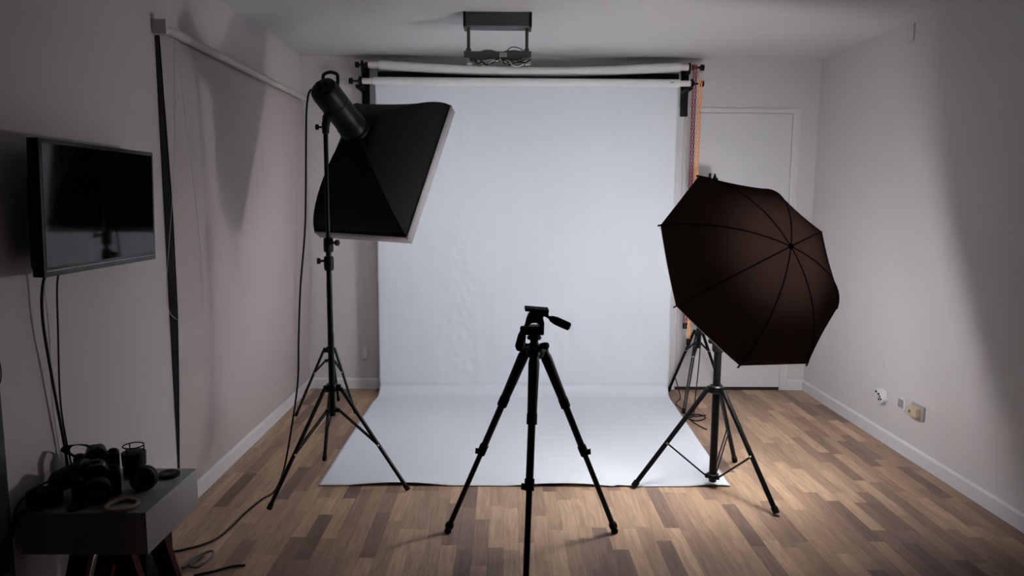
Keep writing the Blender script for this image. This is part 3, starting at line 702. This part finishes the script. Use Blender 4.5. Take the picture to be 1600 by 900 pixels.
MB(XL2).box((-.018, -.0535, .018), (.018, -.052, .026), .0005).build('silver_mount', M['silver'], t)
o = MB().lathe((-1.165, 2.395, ZT), (0, 0, 1), [(0, .034), (.002, .036), (.012, .036), (.014, .033), (.0145, .02), (.013, .018)], 28).build('lens_cover', M['plastic'], origin=(-1.165, 2.395, ZT)); tag(o, 'round black lens cap lying flat at the back right of the table', 'lens cap')
o = MB().lathe((-1.33, 2.128, ZT), (0, 0, 1), [(0, .022), (.002, .024), (.010, .024), (.012, .02)], 28).build('lens_cover', M['plastic'], origin=(-1.33, 2.128, ZT)); tag(o, 'dark round cap lying left of the pale ring near the front edge', 'lens cap')
o = MB().torus((-1.193, 2.142, ZT + .007), (0, 0, 1), .044, .007, 36, 10).build('tape_ring', M['ring'], origin=(-1.193, 2.142, ZT)); tag(o, 'pale wooden looking ring lying on the front right of the table', 'ring')
# pouch-like flash and straps at the left of the table
t = thing('lens_pouch', (-1.44, 2.16, ZT), 'small black pouch at the left end of the table pile', 'pouch')
MB().box((-1.485, 2.125, ZT), (-1.395, 2.185, ZT + .055), .018, seg=4).build('pouch_body', M['fabric'], t)
MB().box((-1.462, 2.122, ZT + .012), (-1.448, 2.1255, ZT + .02), .0005).build('buckle', M['silver'], t)
t = thing('camera_lens', (-1.42, 2.22, ZT), 'long black lens leaning on the left side of the pile', 'lens')
MB().lathe((-1.462, 2.25, ZT + .036), (.78, -.12, .36), [(0, .03), (.01, .036), (.05, .036), (.052, .033), (.06, .033), (.062, .037), (.12, .038), (.13, .034)], 24).build('barrel', M['plastic'], t)
cable('strap_cord', [(-1.40, 2.2, .58), (-1.43, 2.14, .575), (-1.47, 2.11, .545), (-1.49, 2.09, .505), (-1.495, 2.075, .44), (-1.50, 2.065, .40)], .0035, M['cable'], 'thin black cord arching over the left edge of the table', cat='strap')
cable('strap_cord', [(-1.42, 2.11, .505), (-1.46, 2.10, .508), (-1.487, 2.09, .49), (-1.492, 2.075, .45), (-1.498, 2.055, .40)], .006, M['cable'], 'thick black strap hanging off the left edge of the table', cat='strap')

# ------------------------------------------------------------------ cables on the floor
cable('floor_cable', [(-1.23, 2.78, .006), (-1.25, 2.70, .008), (-1.20, 2.66, .02), (-1.17, 2.72, .03), (-1.20, 2.79, .02), (-1.25, 2.76, .008), (-1.27, 2.68, .006)], .005, M['greycable'], 'grey coiled cable on the floor right of the table legs')
cable('floor_cable', [(-1.20, 2.62, .006), (-1.14, 2.65, .006), (-1.08, 2.69, .006), (-1.03, 2.70, .006)], .005, M['cable'], 'short black cable end on the floor at the bottom left')
cable('floor_cable', [(1.405, 5.03, .62), (1.395, 4.98, .50), (1.375, 4.93, .3), (1.32, 4.80, .06), (1.29, 4.70, .01), (1.24, 4.66, .006), (1.28, 4.60, .006), (1.36, 4.66, .006), (1.34, 4.74, .006), (1.24, 4.72, .006), (1.20 + .05, 4.60, .006), (1.27, 4.50, .006), (1.30, 4.42, .006)], .0042, M['cable'], 'black cable down the small back stand coiled at its foot')
cable('floor_cable', [(1.225, 4.98, .2), (1.245, 4.97, .13), (1.26, 4.96, .06), (1.24, 5.0, .006), (1.25, 4.86, .006), (1.238, 4.78, .006), (1.30, 4.70, .006), (1.38, 4.73, .006)], .0035, M['cable'], 'thin black cable curling against the right edge of the paper')
